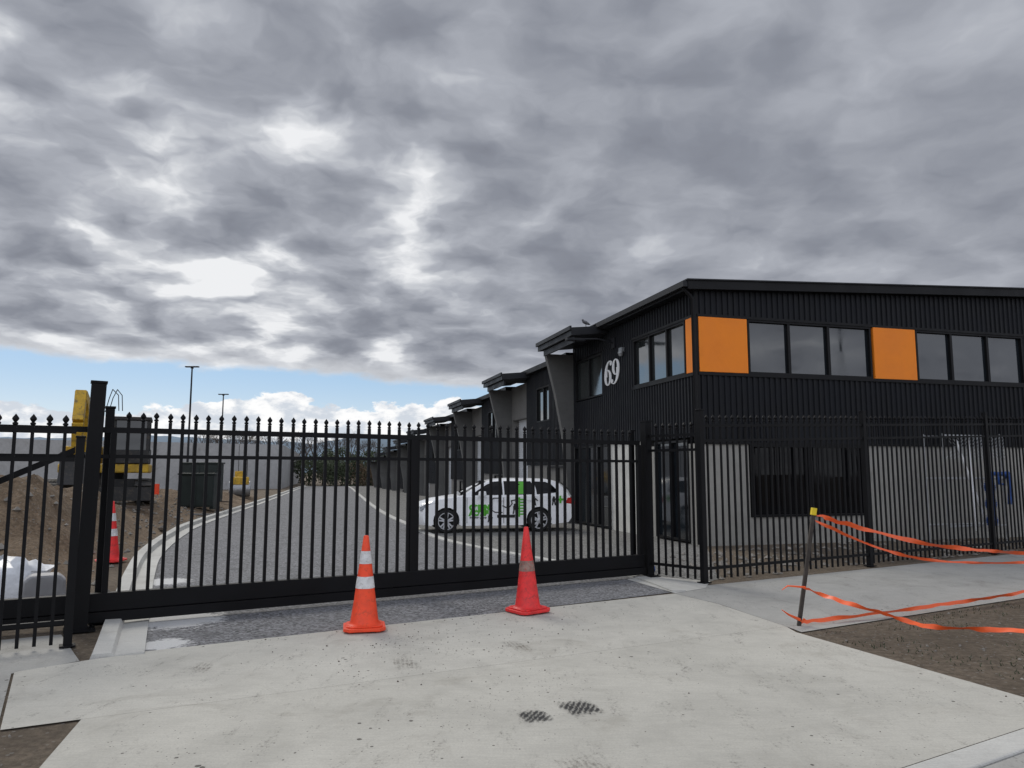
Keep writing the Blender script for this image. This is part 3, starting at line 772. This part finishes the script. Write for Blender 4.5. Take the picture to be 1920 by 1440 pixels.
cone('traffic_cone',(-7.35,14.1,max(.01,mh(-7.35,14.1))),1.1,M['coner'],[(.74,.88),(.47,.60)],M['band'],'red traffic cone with pale bands standing behind the gate',R(5),wd=1.15)

# ------------------------------------------------------------ stake + tape
ST=empty('wooden_stake',(3.08,8.38,0),(0,R(10),0),label='leaning dark stake with yellow top holding orange tape',category='stake')
b=MB(); b.box((-.019,-.019,-.05),(.019,.019,1.2)); b.obj('stake_shaft',M['wood'],ST,bevel=.004)
b=MB(); b.box((-.026,-.026,1.201),(.026,.026,1.28)); b.obj('stake_top',M['yel'],ST,bevel=.004)
def ribbon(pts,w,label,twist=2.5,seed=1):
    P=catmull(pts,14); b=MB(); vs=[];fs=[];n=len(P)
    for j,p in enumerate(P):
        t=(P[min(j+1,n-1)]-P[max(j-1,0)]).normalized()
        a=t.cross(Vector((0,0,1))).normalized(); u=a.cross(t)
        th=math.pi/2+math.sin(j*.13*twist+seed)*.9+noise.noise(Vector((j*.2,seed,0)))*.8
        ww=w*(.75+.35*noise.noise(Vector((j*.15,seed*3,2))))
        d=a*math.cos(th)+u*math.sin(th)
        p=p+Vector((0,0,.012*noise.noise(Vector((j*.33,seed*7,4)))))
        vs.append(tuple(p+d*ww/2)); vs.append(tuple(p+a*.008*math.sin(j))); vs.append(tuple(p-d*ww/2))
    for j in range(n-1):
        fs.append((3*j,3*j+1,3*j+4,3*j+3)); fs.append((3*j+1,3*j+2,3*j+5,3*j+4))
    b.add(vs,fs); o=b.obj('barrier_tape',M['tape'],smooth=True)
    return tag(o,label=label,category='barrier tape')
ribbon([(3.31,8.36,1.19),(3.8,8.65,1.06),(5.0,9.33,.79),(6.0,9.85,.66),(7.0,10.4,.56),(8.3,11.1,.5)],.07,'orange plastic barrier tape sagging from the stake top',2.5,1)
ribbon([(3.30,8.35,1.12),(4.3,8.95,.76),(5.3,9.5,.56),(6.9,10.4,.44),(8.4,11.2,.4)],.045,'orange plastic tape hanging lower and slightly slack',3.2,2)
ribbon([(3.12,8.34,.42),(3.3,7.95,.36),(3.6,7.5,.29),(3.85,7.25,.23),(4.15,6.9,.27),(4.5,6.5,.33),(5.0,6.0,.4)],.06,'orange tape running low across the driveway edge',2,4)
ribbon([(3.09,8.36,.06),(3.4,8.5,.05),(4.55,9.0,.07),(5.6,9.5,.09),(6.65,10.1,.10),(8,10.9,.15)],.06,'orange tape trailing along the soil edge',2,5)
b=MB(); b.tube([(3.15,8.33,.42),(2.95,8.3,.44),(2.88,8.28,.40)],.012,5,.004)
tag(b.obj('tape_end',M['tape']),label='loose knotted end of orange tape on the stake',category='barrier tape')
b=MB(); b.tube([(3.08,8.34,.08),(2.95,8.3,.14),(2.86,8.25,.2)],.018,5,.004)
tag(b.obj('tape_end',M['tape']),label='loose orange tape end near the foot of the stake',category='barrier tape')

# ------------------------------------------------------------ left side things
def lamp(X,Y,h,label,arm=0,rz_=0):
    e=empty('street_lamp',(X,Y,0),(0,0,rz_),label=label,category='street lamp')
    b=MB(); b.lathe([(.16,0),(.14,.4),(.10,.41),(.06,h-.2),(.05,h)],12); b.obj('lamp_pole',M['roofgrey'],e,smooth=True)
    b=MB()
    if arm:
        b.tube([(0,0,h-.3),(arm*.5,0,h+.1),(arm,0,h+.25)],.045,8); b.box((arm-.1,-.16,h+.2),(arm+.8,.16,h+.33))
    else:
        b.box((-.55,-.14,h),(.55,.14,h+.1)); b.box((-.1,-.1,h-.1),(.1,.1,h-.001))
    b.obj('lamp_head',M['roofgrey'],e,bevel=.03)
lamp(-26,61,10.1,'tall slim grey lamp post with flat twin head'); lamp(-31.4,82,10,'more distant slim grey lamp post')
lamp(31.3,2.6,10.8,'street lamp across the street mirrored in the upstairs windows',2.2,R(120))

def cwall(p0,p1,h,label,pl=4.0):
    p0=Vector(p0);p1=Vector(p1);L=(p1-p0).length; a=math.atan2((p1-p0).y,(p1-p0).x)
    n=int(L/pl)
    e=empty('concrete_wall',(p0.x,p0.y,0),(0,0,a),label=label,category='wall')
    for i in range(n):
        b=MB(); x0=i*L/n+.03; x1=(i+1)*L/n-.03; b.box((x0,-.1,0),(x1,.1,h+random.uniform(-.03,.03)))
        b.obj('wall_panel',M['walll'],e)
        b=MB(); b.box((i*L/n-.05,.101,0),(i*L/n+.05,.2,h-.1)); b.obj('wall_post',M['steel'],e)
cwall((-60,47),(-23,76),4.35,'tall pale grey precast concrete boundary wall')
cwall((-23,76),(-33,118),4.35,'darker return of the boundary wall beside the road')

# excavator
ex,ey=-14.4,27.0; ez=mh(ex,ey)+.03
X_=empty('excavator',(ex,ey,ez),(0,0,R(24)),label='muddy yellow and black tracked excavator on the dirt mound',category='excavator')
X_.scale=(1.08,1.08,1.05)
for sx in (-1,1):
    b=MB(); pl=[(-1.7,.35),(-1.55,.08),(-1.3,0),(1.3,0),(1.55,.08),(1.7,.35),(1.6,.62),(1.35,.72),(-1.35,.72),(-1.6,.62)]
    b.prism(pl,sx*.95,sx*1.45,'x')
    for i in range(18): b.box((sx*.94,-1.45+i*.17,.715),(sx*1.46,-1.37+i*.17,.76))
    for i in range(4): b.box((sx*.94,-1.78,.1+i*.14),(sx*1.46,-1.55,.17+i*.14))
    b.obj('track',M['exblk'],X_,bevel=.02)
b=MB(); b.box((-.94,-.7,.3),(.94,.7,.75)); b.box((-1.4,-2.1,.08),(1.45,-1.95,.5)); b.box((-.3,-2.0,.25),(.3,-.7,.4)); b.lathe([(.55,.75),(.55,.95)],20); b.obj('undercarriage',M['exblk'],X_)
b=MB(); b.prism([(-1.25,-1.0),(1.3,-1.0),(1.35,1.2),(1.0,1.6),(-1.0,1.6),(-1.3,1.2)],.95,1.25); b.obj('deck',M['exyel'],X_,bevel=.05)
b=MB(); b.prism([(-1.22,.15),(-.15,.15),(-.1,1.58),(-.98,1.58),(-1.28,1.18)],1.251,1.85); b.obj('engine_housing',M['exyel'],X_,bevel=.05)
b=MB(); b.prism([(.2,.3),(1.25,.3),(1.3,1.18),(1.0,1.58),(.2,1.58)],1.251,1.8); b.prism([(-.15,.5),(.2,.5),(.2,1.58),(-.1,1.58)],1.252,1.75); b.obj('counterweight',M['exblk'],X_,bevel=.05)
b=MB(); 
for x in (.26,1.24):
    for y in (-1.0,.15): b.box((x-.05,y-.05,1.26),(x+.05,y+.05,2.68))
b.box((.22,-1.04,1.26),(1.28,.19,1.7)); b.obj('cab',M['exblk'],X_,bevel=.02)
b=MB(); b.box((.18,-1.1,2.68),(1.32,.22,2.80)); b.obj('cab_roof',M['exblk'],X_,bevel=.02)
b=MB(); b.box((.27,-1.0,1.71),(1.23,.15,2.67)); b.obj('cab_window',M['glass'],X_)
def limb(par,pts,w,t,mt,nm,xc=-.62):
    b=MB()
    for (a,c),(wa,wb) in zip(zip(pts,pts[1:]),zip(w,w[1:])):
        a=Vector(a);c=Vector(c);d=(c-a).normalized();n=Vector((-d.y,d.x))
        b.prism([tuple(a+n*wa/2),tuple(c+n*wb/2),tuple(c-n*wb/2),tuple(a-n*wa/2)],xc-t/2,xc+t/2,'x')
    return b.obj(nm,mt,par,bevel=.02)
limb(X_,[(-.7,1.4),(-1.0,2.5),(-1.4,3.15),(-2.2,3.35)],[.4,.5,.45,.3],.34,M['exyel'],'boom')
limb(X_,[(-2.1,3.45),(-2.5,2.5),(-2.2,1.5)],[.35,.35,.22],.3,M['exyel'],'arm')
b=MB(); b.prism([(-2.3,1.6),(-1.9,1.3),(-1.8,.8),(-2.2,.5),(-2.7,.6),(-2.4,1.0)],-1.05,-.2,'x'); b.obj('bucket',M['exblk'],X_,bevel=.02)
b=MB(); b.tube([(-.36,-.9,1.3),(-.36,-1.3,2.9)],.06,8); b.obj('hydraulic_ram',M['steel'],X_)
for dx in (0,.10):
    b=MB(); b.tube([(.0+dx,-1.5,2.9),(.10+dx,-1.6,3.35),(.2+dx*1.3,-1.9,3.6),(.38+dx,-2.1,3.4),(.42+dx,-2.2,2.9)],.014,6); b.obj('hydraulic_hose',M['plast'],X_,smooth=True)

def cabinet(x,y,w,h,label,rz=0):
    z=max(0,mh(x,y)-.02)
    e=empty('site_cabinet',(x,y,z),(0,0,rz),label=label,category='cabinet')
    b=MB(); b.box((-w/2,-.5,.1),(w/2,.5,h)); b.box((-w/2,-.45,0),(-w/2+.15,.45,.1)); b.box((w/2-.15,-.45,0),(w/2,.45,.1)); b.obj('cabinet_body',M['dgreen'],e,bevel=.02)
    b=MB(); b.box((-w/2-.05,-.56,h+.001),(w/2+.05,.56,h+.07)); b.obj('cabinet_lid',M['dgreen'],e,bevel=.015)
    for u0,u1 in ((-w/2+.06,-.01),(.01,w/2-.06)):
        b=MB(); b.box((u0,-.52,.16),(u1,-.501,h-.06)); b.obj('cabinet_door',M['dgreen'],e)
cabinet(-12.9,31.5,1.35,1.4,'dark green steel site cabinet standing near the kerb',R(10)); cabinet(-14.0,34.5,1.6,1.7,'larger dark green steel site cabinet behind another',R(8))

rx_,ry_=-16.4,46
e=empty('road_roller',(rx_,ry_,mh(rx_,ry_)+.02),(0,0,R(20)),label='small yellow road roller parked on the soil by the road',category='roller')
for y in (-.9,.9):
    b=MB(); b.lathe([(.02,-.6),(.42,-.6),(.45,-.57),(.45,.57),(.42,.6),(.02,.6)],20,Matrix.Translation((0,y,.45))@Matrix.Rotation(R(90),4,'Y')); b.obj('drum',M['steel'],e,smooth=True)
b=MB(); b.box((-.5,-1.3,.7),(.5,-.1,1.15)); b.box((-.45,.1,.7),(.45,1.2,1.05)); b.box((-.3,.2,1.05),(.3,.5,1.5)); b.box((-.2,-.1,.5),(.2,.1,.9)); b.obj('roller_body',M['exyel'],e,bevel=.04)
b=MB()
for x in(-.4,.4): b.tube([(x,.9,1.0),(x,.9,2.2),(x*.8,.6,2.3)],.03,6)
b.tube([(-.4,.9,2.2),(.4,.9,2.2)],.03,6); b.obj('roll_bar',M['exblk'],e)
sx_,sy_=-15.6,33; sz_=mh(sx_,sy_)
e=empty('works_sign',(sx_,sy_,sz_),(0,0,R(10)),label='small orange-red works sign board propped on the soil',category='sign')
b=MB(); b.box((-.35,-.02,.25),(.35,.02,.7)); b.obj('sign_board',M['coneo'],e)
for q in (-.3,.26):
    b=MB(); b.box((q,.021,0),(q+.04,.05,.68)); b.obj('sign_leg',M['steel'],e)
b=MB(); vs=[];fs=[];n1,n2=16,9
for j in range(n2):
    for i in range(n1):
        a=2*math.pi*i/n1; p=j/(n2-1)*math.pi/2; r=.5*math.cos(p)**.6*(1+.3*noise.noise(Vector((math.cos(a)*2,math.sin(a)*2,j*.6)))); vs.append((r*math.cos(a)*1.3,r*math.sin(a),.5*math.sin(p)*(1+.3*noise.noise(Vector((i*.7,j,5)))))) 
for j in range(n2-1):
    for i in range(n1): fs.append((j*n1+i,j*n1+(i+1)%n1,(j+1)*n1+(i+1)%n1,(j+1)*n1+i))
b.add(vs,fs); tag(b.obj('builders_bag',M['bag'],None,(-6.75,10.25,.0),smooth=True),label='crumpled white plastic builders bag beside the fence',category='bag')
e=empty('gate_motor',(-5.55,9.2,0),(0,0,ang),label='grey plastic gate motor housing behind the gate',category='gate motor')
b=MB(); b.prism([(-.24,.05),(.24,.05),(.22,.38),(.14,.45),(-.14,.45),(-.22,.38)],-.14,.14,'y'); b.obj('motor_cover',M['gbox'],e,bevel=.03)
b=MB(); b.box((-.3,-.2,0),(.3,.2,.049)); b.obj('motor_plinth',M['kerb'],e)
for (x,y,L,rz0,mt,lb) in ((-12.3,24.5,1.3,.4,'bark','short brown timber offcut lying on the spoil'),(-11.6,29,2.0,1.1,'steel','galvanised pipe length lying beside the kerb'),(-14.9,37,2.4,.2,'bark','long timber plank lying on rough soil'),(-9.8,21.5,.9,2.1,'bark','short brown timber offcut lying on the spoil')):
    z=mh(x,y)+.06; b=MB(); b.box((-L/2,-.06,-.03),(L/2,.06,.03)); tag(b.obj('timber_offcut' if mt=='bark' else 'pipe_length',M[mt],None,(x,y,z),(0,.06,rz0)),label=lb,category='timber' if mt=='bark' else 'pipe')

# ------------------------------------------------------------ trees, hills
def baretree(x,y,h,seed,label):
    rnd=random.Random(seed); b=MB()
    def br(p,d,l,r,dep):
        q=p+d*l; m_=(p+q)/2+Vector((rnd.uniform(-.05,.05),rnd.uniform(-.05,.05),0))*l
        b.tube([p,m_,q],r,5,r*.6)
        if dep==0: return
        for _ in range(3 if dep>1 else 4):
            nd=(d+Vector((rnd.uniform(-.8,.8),rnd.uniform(-.8,.8),rnd.uniform(-.1,.6)))).normalized(); br(q,nd,l*rnd.uniform(.6,.8),r*.55,dep-1)
    e=empty('bare_tree',(x,y,0),label=label,category='tree')
    t=MB(); t.tube([(0,0,0),(0.03,0,h*.25)],h*.025,8,h*.018); t.obj('trunk',M['bark'],e)
    for _ in range(4): br(Vector((.03,0,h*.24)),Vector((rnd.uniform(-.5,.5),rnd.uniform(-.5,.5),1)).normalized(),h*.25,h*.014,4)
    b.obj('crown',M['bark'],e)
def leafy(x,y,h,w,seed,mt,label,n=1500,nm='tree'):
    rnd=random.Random(seed); e=empty(nm,(x,y,0),label=label,category='tree' if nm!='bush' else 'bush')
    t=MB(); t.tube([(0,0,0),(.05,0,h*.35),(0,0.05,h*.7)],h*.03,7,h*.01)
    for _ in range(6): 
        a=rnd.uniform(0,6.28); t.tube([(.03,0,h*rnd.uniform(.2,.4)),(math.cos(a)*w*.3,math.sin(a)*w*.3,h*.65)],h*.012,5,h*.004)
    t.obj('trunk',M['bark'],e)
    cl=[(rnd.uniform(-.5,.5)*w,rnd.uniform(-.5,.5)*w,h*rnd.uniform(.12,.9),rnd.uniform(.12,.26)*w) for _ in range(18)]
    b=MB()
    for _ in range(n):
        cx,cy,cz_,r=rnd.choice(cl); v=Vector((rnd.gauss(0,1),rnd.gauss(0,1),rnd.gauss(0,.8))).normalized()*r*rnd.uniform(.5,1.1)
        c=Vector((cx,cy,max(.1,cz_)))+v; c.z=max(.05,c.z); s_=h*.035*rnd.uniform(.6,1.4)
        a=Vector((rnd.uniform(-1,1),rnd.uniform(-1,1),rnd.uniform(-1,1))).normalized(); d=a.orthogonal().normalized()
        b.add([c-a*s_,c+d*s_*.6,c+a*s_,c-d*s_*.6],[(0,1,2,3)])
    b.obj('crown',M[mt],e)
for i,(x,y,h) in enumerate([(-33,92,7.2),(-30,95,6.8),(-36,98,7.6),(-40,100,7.4),(-28.2,106,7.6),(-25.5,108,7.2),(-22.5,104,7.4),(-31,112,7),(-19.5,106,6.8)]):
    baretree(x,y,h,i,'leafless thin grey tree beyond the boundary wall')
leafy(-22.6,91,3.2,4.2,3,'leaf','dark green rounded shrub at the end of the driveway',nm='bush',n=2400)
leafy(-19.6,92.5,3.6,4.8,5,'leaf','dark green shrub closing the end of the driveway',nm='bush',n=2400)
leafy(-16.6,91,2.8,3.8,4,'leaf2','brown twiggy shrub beside the driveway end',nm='bush',n=2000)
leafy(-24.8,95,3.8,4.5,6,'leaf','dark green shrub against the boundary wall end',nm='bush',n=2000)
leafy(-18.2,98,4.6,5,8,'leaf','green tree behind the driveway end',n=2200)
leafy(-21.5,100,4.8,5.5,9,'leaf','green tree far beyond the driveway end',n=2200)
leafy(-14.5,96,4.2,5,11,'leaf','dark green tree near the last unit',n=2000)
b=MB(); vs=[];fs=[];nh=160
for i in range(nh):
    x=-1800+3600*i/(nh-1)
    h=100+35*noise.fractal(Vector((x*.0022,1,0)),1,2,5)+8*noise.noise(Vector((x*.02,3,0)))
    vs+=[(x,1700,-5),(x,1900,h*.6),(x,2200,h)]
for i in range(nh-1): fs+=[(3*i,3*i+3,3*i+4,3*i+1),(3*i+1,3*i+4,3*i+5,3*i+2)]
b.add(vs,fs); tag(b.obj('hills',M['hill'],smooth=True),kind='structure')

# ------------------------------------------------------------ world
w=bpy.data.worlds.new('World'); scene.world=w; w.use_nodes=True
nt=NT(w.node_tree); bg=w.node_tree.nodes['Background']
sunaz=-35; sunel=42
sky=nt.n('ShaderNodeTexSky'); sky.sky_type='NISHITA'; sky.sun_disc=False; sky.sun_elevation=R(sunel); sky.sun_rotation=R(sunaz)
tc=nt.n('ShaderNodeTexCoord').outputs['Generated']
sp=nt.n('ShaderNodeSeparateXYZ'); nt.l(tc,sp.inputs[0]); x,y,z=sp.outputs
zc=nt.m('MAXIMUM',z,.0)
dn=nt.m('ADD',zc,.17)
cv=nt.n('ShaderNodeCombineXYZ'); nt.l(nt.m('ADD',nt.m('DIVIDE',x,dn),11.3),cv.inputs[0]); nt.l(nt.m('ADD',nt.m('DIVIDE',y,dn),6.4),cv.inputs[1])
P0=cv.outputs[0]
wn=nt.noise(P0,2.4,4,.6,0,'Color','2D')
wv=nt.n('ShaderNodeVectorMath',operation='MULTIPLY_ADD'); nt.l(wn,wv.inputs[0]); wv.inputs[1].default_value=(.28,.28,0); nt.l(P0,wv.inputs[2]); P=wv.outputs[0]
big=nt.noise(P0,.9,2,.5,.2,'Fac','2D'); med=nt.noise(P,2.9,4,.5,0,'Fac','2D'); fin_=nt.noise(P,9,4,.55,0,'Fac','2D')
vor=nt.n('ShaderNodeTexVoronoi'); vor.voronoi_dimensions='2D'; vor.feature='SMOOTH_F1'; vor.inputs['Scale'].default_value=5.2; vor.inputs['Smoothness'].default_value=.9; nt.l(P,vor.inputs['Vector'])
puff=vor.outputs['Distance']
amp=nt.rng(x,.5,-.3,.5,1.0)
md=nt.m('MULTIPLY',nt.m('SUBTRACT',med,.5),amp)
fd=nt.m('MULTIPLY',nt.m('SUBTRACT',fin_,.5),amp)
pf=nt.m('MULTIPLY',nt.m('SUBTRACT',puff,.34),amp)
v=nt.m('ADD',nt.m('MULTIPLY',nt.m('SUBTRACT',big,.5),.42),nt.m('ADD',nt.m('MULTIPLY',md,.72),nt.m('MULTIPLY',fd,.30)))
v=nt.m('ADD',v,nt.m('MULTIPLY',pf,.50))
def glowat(vec,a,k):
    d=nt.n('ShaderNodeVectorMath',operation='DOT_PRODUCT'); nt.l(tc,d.inputs[0]); d.inputs[1].default_value=Vector(vec).normalized()
    return nt.rng(d.outputs['Value'],a,1.0,0,k)
v=nt.m('ADD',v,glowat((-.55,.80,.50),.86,.09))
v=nt.m('ADD',v,glowat((-.26,.95,.28),.94,.07))
low=nt.rng(zc,.30,.10)
v=nt.m('ADD',v,nt.m('MULTIPLY',low,.07))
ramp=nt.n('ShaderNodeValToRGB'); el=ramp.color_ramp.elements
el[0].position=.0; el[0].color=(.215,.228,.27,1); el[1].position=1; el[1].color=(.86,.87,.89,1)
for pos,c in ((.26,(.255,.272,.318)),(.46,(.325,.343,.39)),(.64,(.41,.43,.48)),(.82,(.58,.60,.64))):
    e_=el.new(pos); e_.color=(*c,1)
nt.l(nt.rng(v,-.24,.38,0,1,False),ramp.inputs[0])
cloud=ramp.outputs[0]
back_boost=nt.rng(y,.25,-.6,1,2.5)  # unseen clouds behind the camera brightened to light the foreground
cm=nt.n('ShaderNodeVectorMath',operation='SCALE'); nt.l(cloud,cm.inputs[0]); nt.l(back_boost,cm.inputs['Scale']); cloud=cm.outputs[0]
skm=nt.n('ShaderNodeVectorMath',operation='SCALE'); nt.l(sky.outputs[0],skm.inputs[0]); skm.inputs['Scale'].default_value=.1
grad=nt.mix(nt.rng(zc,0,.14),(.68,.80,.90),(.30,.52,.80))
clear=nt.mix(.75,skm.outputs[0],grad)
dv=nt.n('ShaderNodeMapping'); dv.inputs['Scale'].default_value=(1,1,2.0); nt.l(tc,dv.inputs[0])
cn=nt.noise(dv.outputs[0],10,7,.6,.1)
cu=nt.m('ADD',cn,nt.m('MULTIPLY',nt.m('SUBTRACT',.083,zc),7.5))
cu=nt.m('ADD',cu,nt.m('MULTIPLY',nt.rng(x,-.5,-.25),.05))
cmask=nt.rng(cu,.50,.54)
shade=nt.noise(dv.outputs[0],24,6,.62)
cucol=nt.mix(nt.rng(shade,.40,.60),(.64,.69,.76),(1.0,1.0,1.0))
clear=nt.mix(cmask,clear,cucol)
ed=nt.m('ADD',nt.m('SUBTRACT',zc,.111),nt.m('MULTIPLY',x,.04))
ed=nt.m('ADD',ed,nt.m('MULTIPLY',nt.m('SUBTRACT',nt.noise(dv.outputs[0],7,8,.65),.5),.05))
deck=nt.rng(ed,-.004,.009)
rim=nt.rng(ed,.032,.0,0,.6)
cloud=nt.mix(rim,cloud,(.80,.82,.85))
fr=nt.m('MAXIMUM',deck,nt.rng(y,.3,-.1))
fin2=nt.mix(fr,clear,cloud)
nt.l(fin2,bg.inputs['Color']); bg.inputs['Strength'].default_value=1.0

sl=bpy.data.lights.new('sun','SUN'); sl.energy=1.5; sl.angle=R(24); sl.color=(1,.95,.86)
so=bpy.data.objects.new('sun',sl); col.objects.link(so)
sv=Vector((math.sin(R(sunaz))*math.cos(R(sunel)),math.cos(R(sunaz))*math.cos(R(sunel)),math.sin(R(sunel))))
so.rotation_euler=sv.to_track_quat('Z','Y').to_euler()

cd=bpy.data.cameras.new('camera'); cd.sensor_width=36; cd.lens=36*1420/1920; cd.clip_end=6000; cd.clip_start=.05
co=bpy.data.objects.new('camera',cd); col.objects.link(co); co.location=(0,0,1.65); co.rotation_euler=(R(90+6.63),0,0)
scene.camera=co
